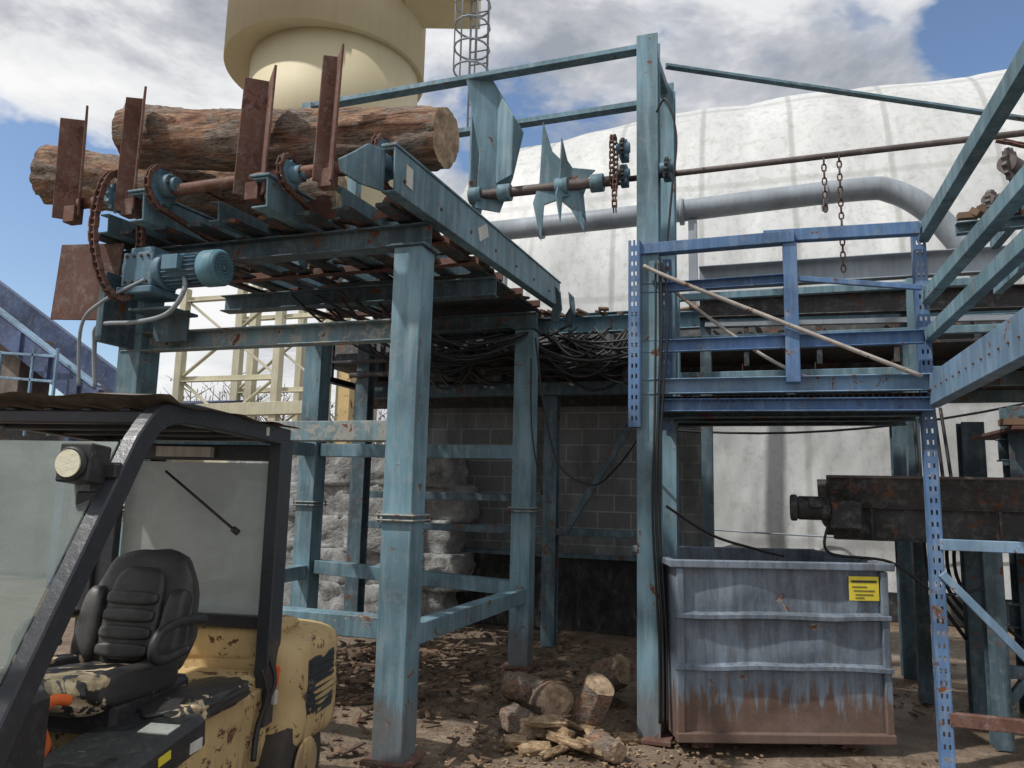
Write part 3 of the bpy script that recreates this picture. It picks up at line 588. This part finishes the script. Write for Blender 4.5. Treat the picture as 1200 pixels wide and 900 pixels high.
g=G('duct_pipe'); pp=g('pipe','galv',0)
tube(pp,[(-4.3,10.5,5.60),(-2,10.5,5.64)]+spline([(-1,10.5,5.66),(1.3,10.5,5.74),(1.85,10.5,5.66),(2.3,10.5,5.30),(2.7,10.5,4.7),(3.2,10.5,3.9)],8),.155,24)
for x in (-3.0,-.9,1.0): cyl(g('flanges','galv',0),(x-.03,10.5,5.6+.014*(x+4.3)),(x+.03,10.5,5.6+.014*(x+4.3)),.19,n=24)
ext(g('supports','galv'),rect(.12,.12),(-.75,10.5,0),(-.75,10.5,5.5),up=(0,1,0)); ext(g('supports','galv'),rect(.12,.12),(-3.6,10.5,0),(-3.6,10.5,5.45),up=(0,1,0)); g.done()
# ------------------------------------------------------------------ silo
g=G('storage_silo'); S=g('shell','cream',0); cx,cy=-9.25,14.0
cyl(S,(cx,cy,11.0),(cx,cy,19),2.24,n=96); cyl(g('lower_shell','cream',0),(cx+.26,cy,8.2),(cx+.26,cy,11.0),1.88,n=96)
for z in (13.6,16.4): cyl(g('seams','cream',0),(cx,cy,z),(cx,cy,z+.04),2.255,n=96)
cyl(g('hopper','cream',0),(cx+.26,cy,8.2),(cx+.26,cy,6.2),1.88,.4,n=72)
for k in range(6): t=k*math.pi/3+.3; ext(g('legs','creamt'),rect(.16,.16),(cx+.26+1.8*math.cos(t),cy+1.8*math.sin(t),0),(cx+.26+1.8*math.cos(t),cy+1.8*math.sin(t),8.2),up=(0,1,0))
box(g('side_platform','cream',.02),(cx+2.95,cy-.2,12.75),(1.6,1.6,1.3),rz=.3); 
L=g('caged_ladder','galv',0); lx,ly=cx+3.85,cy-.2
for s_ in (-.2,.2): tube(L,[(lx+s_,ly,9.0),(lx+s_,ly,13.6)],.026,6)
for i in range(15): tube(L,[(lx-.2,ly,9.1+i*.3),(lx+.2,ly,9.1+i*.3)],.016,6)
for i in range(7): tube(L,[(lx+.36*math.cos(t),ly-.4+.40*math.sin(t),10.2+i*.5) for t in [math.pi*2*k/14 for k in range(15)]],.022,6)
for k in range(7): t=math.pi*2*k/7; tube(L,[(lx+.36*math.cos(t),ly-.4+.40*math.sin(t),10.2),(lx+.36*math.cos(t),ly-.4+.4*math.sin(t),13.3)],.016,6)
g.done()
# ------------------------------------------------------------------ left background
g=G('inclined_conveyor'); a,bb=V((-14.0,9,5.35)),V((-9.75,9.0,2.85))
ext(g('side','navy'),rect(.1,.42),a,bb); ext(g('side','navy'),rect(.1,.42),a+V((0,1.1,0)),bb+V((0,1.1,0))); ext(g('bottom','darksteel'),rect(1.1,.05),a+V((0,.55,-.2)),bb+V((0,.55,-.2))); ext(g('top_flange','ltblue'),rect(.16,.05),a+V((0,0,.24)),bb+V((0,0,.24)))
for i in range(7): q=a.lerp(bb,i/6.5); ext(g('ribs','navy'),rect(.06,.06),q+V((0,-.07,-.2)),q+V((0,-.07,.2)))
for x in (-12.3,-10.2): ext(g('legs','navy'),Hp(.16,.16),(x,9,0),(x,9,3.2),up=(0,1,0))
g.done()
g=G('corrugated_shed'); 
for i in range(60): ext(g('roof','navy',0),rect(.13,.03),(-17+i*.12,9.6,2.80+.02*(i%2)),(-17+i*.12,12.8,3.3+.02*(i%2)))
box(g('walls','darksteel'),(-13.5,12.6,1.6),(7,.1,3.2)); box(g('walls','darksteel'),(-13.5,9.8,1.4),(7,.06,2.7)); box(g('machine','roofd'),(-12.4,9.6,3.5),(1.2,.6,1.1)); g.done()
g=G('blue_railing')
for z in (2.9,3.25,3.65): ext(g('rails','ltblue'),rect(.04,.04),(-11.6,8.8,z),(-10.4,8.8,z-.1))
for x in (-11.6,-10.9,-10.4): ext(g('rails','ltblue'),rect(.04,.04),(x,8.8,2.3),(x,8.8,3.68),up=(0,1,0))
g.done()
g=G('cream_support_tower'); T=g('members','creamt')
X0,X1=-10.0,-7.9
for y in (11,12.6):
    for x in (X0,X1): ext(T,Lp(.14,.14,.02),(x,y,0),(x,y,5.2),up=(0,1,0))
    for z in (2.0,3.5,5.0): ext(T,Lp(.11,.11,.02),(X0,y,z),(X1,y,z))
    for z in (2.0,3.5): ext(T,rect(.08,.03),(X0,y,z),(X1,y,z+1.5)); ext(T,rect(.08,.03),(X1,y+.03,z),(X0,y+.03,z+1.5))
ext(T,rect(.2,.22),(-11,11,2.9),(-7,11,2.95)); ext(g('yellow_post','yel'),rect(.2,.2),(-5.9,10,0),(-5.9,10,3.4),up=(0,1,0)); g.done()
bm=bmesh.new()
for i in range(260):
    x=random.uniform(-62,-14); y=random.uniform(50,62); h=random.uniform(5.5,9.5)*(1.15 if noise.noise(V((x*.08,0,0)))>0 else .85); base=V((x,y,0)); 
    cyl(bm,base,base+V((random.uniform(-.4,.4),0,h)),.16,.03,n=4,caps=False)
    for k in range(8):
        z=h*random.uniform(.35,.95); L=random.uniform(.8,2.2); a=random.uniform(0,6.28); p0=base+V((0,0,z)); p1=p0+V((math.cos(a)*L,math.sin(a)*L,L*random.uniform(.5,1.1)))
        cyl(bm,p0,p1,.05,.015,n=3,caps=False)
        for q in range(4):
            c_=p0.lerp(p1,random.uniform(.4,1.1))+V((random.uniform(-.5,.5),0,random.uniform(-.3,.5))); s_=random.uniform(.05,.14)
            bm.faces.new([bm.verts.new(c_+V((random.uniform(-s_,s_),random.uniform(-s_,s_),random.uniform(-s_*3,s_*3)))) for _ in range(3)])
mesh('treeline',bm,'trees')
bm=bmesh.new(); R=[[],[]]
for i in range(80):
    x=-120+240*i/79; h=7.0+1.5*noise.noise(V((x*.03,1,0)))
    R[0].append(bm.verts.new((x,62,0))); R[1].append(bm.verts.new((x,90,h)))
for i in range(79): bm.faces.new((R[0][i],R[0][i+1],R[1][i+1],R[1][i]))
mesh('hill',bm,'trees')
# ------------------------------------------------------------------ ground debris
bm=bmesh.new()
def chip(c,s): box(bm,c,s,rz=random.uniform(0,6.3),rx=random.uniform(-.35,.35),ry=random.uniform(-.35,.35))
for i in range(4200):
    x=random.gauss(-1.6,2.1); y=random.uniform(3.8,8.8)
    if noise.noise(V((x*.9,y*.9,3)))<-.05: continue
    k_=random.random()**2.5
    chip((x,y,.004+random.random()*.012),(.008+.09*k_,.006+.03*k_,random.uniform(.003,.010)))
for i in range(600):
    x=random.gauss(-3.2,.6); y=random.gauss(6.2,.8); chip((x,y,.03+.14*max(0,1-((x+3.2)**2+(y-6.2)**2))*random.random()),(random.uniform(.03,.18),random.uniform(.02,.05),random.uniform(.008,.02)))
mesh('bark_debris',bm,'chips')
def stub(p0,p1,r,seed): return log('log_chunk',p0,p1,r,r*.9,seed,.14,18,30,.0)
stub((-1.85,5.85,.12),(-1.5,5.65,.13),.11,2); stub((-1.42,5.45,.16),(-1.32,5.15,.22),.14,5); stub((-1.2,6.2,.14),(-.98,5.95,.3),.12,8)
stub((-1.12,5.2,.10),(-1.0,5.1,.38),.11,9); stub((-1.62,5.15,.09),(-1.42,4.92,.11),.10,11); stub((-1.0,4.92,.07),(-.82,4.78,.08),.08,13)
g=G('split_wood_heap')
for i in range(20):
    x=random.gauss(-1.26,.22); y=random.gauss(4.97,.15); z=.025+.14*max(0,1-((x+1.28)**2+(y-4.97)**2)*7)*random.random()
    lump(g('splinters','wood',0),(x,y,z),(random.uniform(.10,.30),random.uniform(.04,.10),random.uniform(.03,.06)),i*3,4,.02,.16,rot=random.uniform(-1.5,1.5))
g.done()
bm=bmesh.new()
for i in range(420):
    lx_=random.gauss(-1.1,.5); ly_=random.gauss(5.0,.4); box(bm,(lx_,ly_,.008+random.random()*.012),(random.uniform(.008,.05),random.uniform(.005,.018),.008),rz=random.random()*6)
mesh('wood_splinters',bm,'wood')
# ------------------------------------------------------------------ forklift
k=G('forklift_truck',(-2.28,3.25,0),math.radians(9.2)); gu=k('overhead_guard','guard',.006)
def rtube(bm,pts,w=.075,h=.06):
    pts=[V(q) for q in pts]; n=len(pts); rings=[]
    for i,q in enumerate(pts):
        dd=pts[min(i+1,n-1)]-pts[max(i-1,0)]; dd.normalize(); X=V((1,0,0)); u=X.cross(dd).normalized()
        rings.append([bm.verts.new(q+X*a*h+u*b*w) for a,b in ((-.5,-.5),(.5,-.5),(.5,.5),(-.5,.5))])
    for a,b in zip(rings,rings[1:]):
        for j in range(4): bm.faces.new((a[j],a[(j+1)%4],b[(j+1)%4],b[j]))
    bm.faces.new(rings[0][::-1]); bm.faces.new(rings[-1])
for x in (0,-.98):
    rtube(gu,[(x,.04,1.88),(x,-.5,1.905)]+spline([(x,-.85,1.915),(x,-1.02,1.89),(x,-1.12,1.80),(x,-1.2,1.67),(x,-1.62,.93),(x,-1.72,.7)],5),.085,.06)
    ext(gu,rect(.07,.13),(x,0,.5),(x,0,1.87),up=(0,1,0))
for y in (0,-.33,-.66,-1.0): ext(gu,rect(.05,.05),(-.98,y,1.885),(0,y,1.885))
for i in range(5): ext(gu,rect(.04,.03),(-.16-.165*i,0,1.90),(-.16-.165*i,-1.0,1.91))
ext(gu,rect(.05,.06),(-.98,0,.97),(0,0,.97)); ext(gu,rect(.05,.08),(-.98,0,1.80),(0,0,1.80)); box(gu,(-.90,-.02,1.4),(.10,.05,.75))
bm=k('roof_cover','roofd',0); R=[]
for i in range(25):
    R.append([bm.verts.new((-1.06+1.12*i/24,-1.12+1.22*j/18,1.940+.02*noise.noise(V((i*.3,j*.4,0)))+.02*(j/18<.1))) for j in range(19)])
for i in range(24):
    for j in range(18): bm.faces.new((R[i][j],R[i+1][j],R[i+1][j+1],R[i][j+1]))
box(k('roof_label','white',0),(-.50,-.03,1.80),(.3,.065,.05)); box(k('roof_sticker','white',0),(.033,-.22,1.895),(.003,.03,.04))
box(k('rear_window','haze',0),(-.45,.03,1.37),(.82,.008,.76)); box(k('window_frame','guard'),(-.45,.03,.985),(.86,.03,.02)); box(k('window_frame','guard'),(-.03,.03,1.4),(.02,.03,.78))
tube(k('wiper','black',0),[(-.62,-.01,1.70),(-.22,-.02,1.42)],.007,6); cyl(k('wiper','black',0),(-.22,-.02,1.42),(-.19,-.02,1.40),.016)
plate(k('windshield','wind',0),[(0,0),(.90,0),(.90,.92),(0,.92)],.006,(-.94,-1.63,.98),(1,0,0),(0,.49,.87))
plate(k('windshield_seal','black',0),[(0,0),(.92,0),(.92,.03),(0,.03)],.014,(-.95,-1.635,.965),(1,0,0),(0,.49,.87))
hl=k('headlamp_housing','black',.006); hx,hy,hz=-.07,-1.30,1.70
box(hl,(hx,hy,hz),(.12,.10,.13),rx=-.1); box(hl,(hx+.03,hy+.05,hz-.09),(.05,.05,.12)); cyl(hl,(hx,hy-.05,hz),(hx,hy-.07,hz),.056,n=24); box(hl,(hx+.05,hy+.04,hz-.02),(.10,.03,.05))
cyl(k('headlamp_lens','lens',0),(hx,hy-.07,hz),(hx,hy-.077,hz),.045,n=24); box(hl,(hx+.04,hy+.02,hz-.13),(.12,.02,.08),rz=.3)
def soft(bm,c,s,rx=0,rz=0,top=0,pw=4.,cr=0):
    R=Matrix.Rotation(rz,3,'Z')@Matrix.Rotation(rx,3,'X')
    for v in gridcube(bm,12):
        q=v.co*2; l=(abs(q.x)**pw+abs(q.y)**pw+abs(q.z)**pw)**(1/pw); q=q/max(l,.001)*max(abs(q.x),abs(q.y),abs(q.z)); q*=.5
        if top: q.x*=1-top*max(0,q.z+.1)
        if cr: q+=q.normalized()*cr*noise.noise(q*6+V(c)*3)
        v.co=V(c)+R@V((q.x*s[0],q.y*s[1],q.z*s[2]))
zo=-.05
sc=k('seat_cushion','seatv',0); soft(sc,(-.40,-.76,.88+zo),(.46,.52,.14),rx=-.08,cr=.05); soft(sc,(-.61,-.74,.91+zo),(.10,.50,.13),rx=-.08); soft(sc,(-.19,-.74,.91+zo),(.10,.50,.13),rx=-.08)
sb=k('seat_back','seatb',0); soft(sb,(-.40,-.42,1.12+zo),(.52,.13,.54),rx=-.25,top=.42,cr=.03); soft(sb,(-.40,-.475,1.12+zo),(.27,.09,.40),rx=-.25,top=.15); soft(sb,(-.595,-.47,1.06+zo),(.11,.14,.34),rx=-.25,top=.3); soft(sb,(-.205,-.47,1.06+zo),(.11,.14,.34),rx=-.25,top=.3)
for z in (.98,1.05,1.12,1.19): soft(sb,(-.40,-.545+(z-1.0)*.24,z+zo),(.24,.045,.058),rx=-.25)
for x in (-.70,-.10): tube(k('armrests','black',0),spline([(x,-.42,1.05),(x,-.60,1.07),(x,-.74,1.05),(x,-.78,.98),(x,-.72,.94),(x,-.55,.95)]),.020,8)
box(k('seat_base','black',.02),(-.40,-.66,.76),(.5,.5,.12))
sw=k('steering_wheel','black',0); cc=V((-.66,-1.22,1.12)); ax1=V((1,0,0)); ax2=V((0,.8,.6)).normalized()
tube(sw,[cc+ax1*.17*math.cos(t)+ax2*.17*math.sin(t) for t in [2*math.pi*i/28 for i in range(29)]],.014,8); tube(sw,[cc,cc+V((0,-.25,-.35))],.03,10); tube(sw,[cc-ax1*.17,cc+ax1*.17],.012,6); tube(sw,[cc,cc+ax2*.17],.012,6); cyl(sw,cc-V((0,.02,.0)),cc+V((0,-.02,.03)),.04)
dash=k('dashboard','black',.02); box(dash,(-.49,-1.55,.86),(.98,.28,.30)); 
for i in range(3): tube(k('levers','black',0),[(-.25+.07*i,-1.42,1.0),(-.25+.07*i,-1.38,1.14)],.008,6); 
bd=k('hood','yel',.03); box(bd,(-.49,-.40,.64),(.94,.80,.22)); 
cw=k('counterweight','yel',0); 
def rbox(bm,c,s,pw=7,cr=.015):
    for v in gridcube(bm,14):
        q=v.co*2; l=(abs(q.x)**pw+abs(q.y)**pw+abs(q.z)**pw)**(1/pw); q=q/max(l,.001)*max(abs(q.x),abs(q.y),abs(q.z))*.5
        q+=q.normalized()*cr*noise.noise(q*5+V(c)); v.co=V(c)+V((q.x*s[0],q.y*s[1],q.z*s[2]))
rbox(cw,(-.45,.33,.60),(1.20,.64,.60)); rbox(cw,(-.49,.22,.86),(.96,.44,.18))
box(k('frame_side','yel',.01),(-.01,-.35,.50),(.05,.72,.36)); box(k('frame_side','yel',.01),(-.97,-.35,.50),(.05,.72,.36))
box(k('side_louver_panel','guard',.006),(.145,.32,.62),(.012,.34,.30))
for i in range(8): box(k('louvers','black',.001),(.154,.32,.51+.033*i),(.012,.30,.012),ry=.5)
box(k('rear_lamp','orange',.006),(.03,.03,.72),(.05,.04,.09)); box(k('rear_lamp2','white',.006),(.03,.02,.62),(.05,.04,.07))
tube(k('hydraulic_lines','cable',0),spline([(.03,-.12,.78),(.06,-.1,.66),(.04,-.14,.52),(.06,-.2,.4)]),.014); tube(k('hydraulic_lines','cable',0),spline([(.03,-.04,.82),(.07,-.05,.7),(.03,-.1,.58)]),.01)
fe=k('fender_and_step','black',.03); box(fe,(-.06,-1.02,.66),(.36,.62,.14),rx=.10); box(fe,(-.06,-1.32,.52),(.36,.3,.3)); box(fe,(-.03,-.72,.36),(.28,.34,.05)); box(fe,(-.49,-1.1,.45),(.9,.7,.05)); box(fe,(-.93,-1.0,.66),(.2,.7,.14))
soft(k('torn_side_pad','seatv',0),(-.05,-.52,.74),(.26,.56,.09),cr=.08); 
box(k('white_sticker','white',0),(.03,-.90,.7445),(.12,.08,.004),rx=.10); box(k('yellow_sticker','sticker',0),(.124,-1.0,.68),(.004,.07,.03),rx=.10); box(k('white_sticker','white',0),(.124,-.8,.66),(.004,.08,.04))
soft(k('orange_lever','orange',0),(-.16,-1.30,.80),(.06,.12,.14),rx=.5); tube(k('orange_lever','orange',0),spline([(-.16,-1.30,.86),(-.12,-1.28,.93),(-.1,-1.22,.92)]),.018)
ty=k('tyres','tyre',.02)
for x0,x1,y,r in ((.08,-.14,-1.35,.32),(-.84,-1.06,-1.35,.32),(.12,-.06,.20,.26),(-.92,-1.08,.20,.26)):
    cyl(ty,(x0,y,r),(x1,y,r),r,n=36); cyl(k('hubs','yel',.01),(x0+.01 if x0>-.5 else x1-.01,y,r),(x0+.03 if x0>-.5 else x1-.03,y,r),r*.5,n=20)
ms=k('mast','guard')
for x in (-.75,-.23): ext(ms,Cp(.08,.12,.015),(x,-1.98,.1),(x,-1.98,2.1),up=(0,1,0))
for z in (.4,1.2,2.05): ext(ms,rect(.05,.08),(-.8,-1.98,z),(-.18,-1.98,z))
box(ms,(-.49,-1.8,.6),(.9,.3,.5))
for x in (-.7,-.28): box(k('forks','darksteel'),(x,-2.6,.08),(.1,1.1,.04)); box(k('forks','darksteel'),(x,-2.07,.35),(.1,.04,.55))
k.done()
# ------------------------------------------------------------------ camera
th=math.radians(8); yaw=math.radians(18); ro=math.radians(1.3)
f=V((-math.sin(yaw)*math.cos(th), math.cos(yaw)*math.cos(th), math.sin(th)))
r0=V((math.cos(yaw),math.sin(yaw),0)); u0=r0.cross(f); r=math.cos(ro)*r0+math.sin(ro)*u0; w=-math.sin(ro)*r0+math.cos(ro)*u0
cam=bpy.data.cameras.new('camera'); co=bpy.data.objects.new('camera',cam); scene.collection.objects.link(co)
mw=Matrix.Identity(4)
for i in range(3): mw[i][0]=r[i]; mw[i][1]=w[i]; mw[i][2]=-f[i]
mw[0][3],mw[1][3],mw[2][3]=0,0,1.65
co.matrix_world=mw; cam.sensor_width=36; cam.lens=873/1200*36; cam.clip_end=3000; scene.camera=co
# ------------------------------------------------------------------ light
el,az=math.radians(54),math.radians(222)
sd=V((math.cos(el)*math.cos(az),math.cos(el)*math.sin(az),math.sin(el)))
sun=bpy.data.lights.new('sun','SUN'); so=bpy.data.objects.new('sun',sun); scene.collection.objects.link(so)
sun.energy=3.4; sun.angle=math.radians(1.5); sun.color=(1,.965,.91); so.rotation_euler=sd.to_track_quat('Z','Y').to_euler()
wd=bpy.data.worlds.new('World'); scene.world=wd; wd.use_nodes=True; nt=wd.node_tree; nt.nodes.clear()
try: wd.cycles.sampling_method='NONE'
except Exception: pass
out=N(nt,'ShaderNodeOutputWorld'); bg=N(nt,'ShaderNodeBackground'); nt.links.new(bg.outputs[0],out.inputs[0]); bg.inputs[1].default_value=.145
sky=N(nt,'ShaderNodeTexSky'); sky.sky_type='NISHITA'; sky.sun_disc=False; sky.sun_elevation=el; sky.sun_rotation=math.pi/2-az
tc=N(nt,'ShaderNodeTexCoord')
def mth(op,a,b_=None):
    n=N(nt,'ShaderNodeMath',operation=op)
    for i,v in enumerate((a,b_)):
        if v is None: continue
        if hasattr(v,'links'): nt.links.new(v,n.inputs[i])
        else: n.inputs[i].default_value=v
    return n.outputs[0]
def wn(scale,detail,rough,off,dist=0):
    mp=N(nt,'ShaderNodeMapping'); mp.inputs['Location'].default_value=off; mp.inputs['Scale'].default_value=(1,1,1.9); nt.links.new(tc.outputs['Generated'],mp.inputs[0])
    n=N(nt,'ShaderNodeTexNoise'); n.inputs['Scale'].default_value=scale; n.inputs['Detail'].default_value=detail; n.inputs['Roughness'].default_value=rough; n.inputs['Distortion'].default_value=dist
    nt.links.new(mp.outputs[0],n.inputs['Vector']); return n.outputs[0]
cover=wn(2.6,6,.58,(3.1,1.7,.4),.25)
def clearing(dv,width,amt):
    n=N(nt,'ShaderNodeVectorMath',operation='DOT_PRODUCT'); nt.links.new(tc.outputs['Generated'],n.inputs[0]); n.inputs[1].default_value=V(dv).normalized()
    return mth('MULTIPLY',mth('MAXIMUM',mth('DIVIDE',mth('SUBTRACT',n.outputs['Value'],math.cos(width)),1-math.cos(width)),0.),amt)
cl=mth('ADD',clearing((-1.14,.85,.36),.22,.42),clearing((.36,.9,.50),.17,.33))
cover=mth('SUBTRACT',mth('ADD',cover,.145),cl)
cmask=ramp(nt,cover,[(.47,0.),(.52,.8),(.58,1.)])
shade=wn(3.0,6,.62,(7.3,4.2,1.),.3)
ccol=ramp(nt,shade,[(.35,(2.4,2.6,2.95)),(.45,(3.8,3.9,4.2)),(.52,(5.6,5.65,5.75)),(.61,(6.6,6.6,6.6))])
skyc=mix(nt,1.0,sky.outputs[0],(.95,1.0,1.05),'MULTIPLY')
nt.links.new(mix(nt,cmask,skyc,ccol),bg.inputs[0])
scene.view_settings.view_transform='Standard'; scene.view_settings.look='None'; scene.view_settings.exposure=0
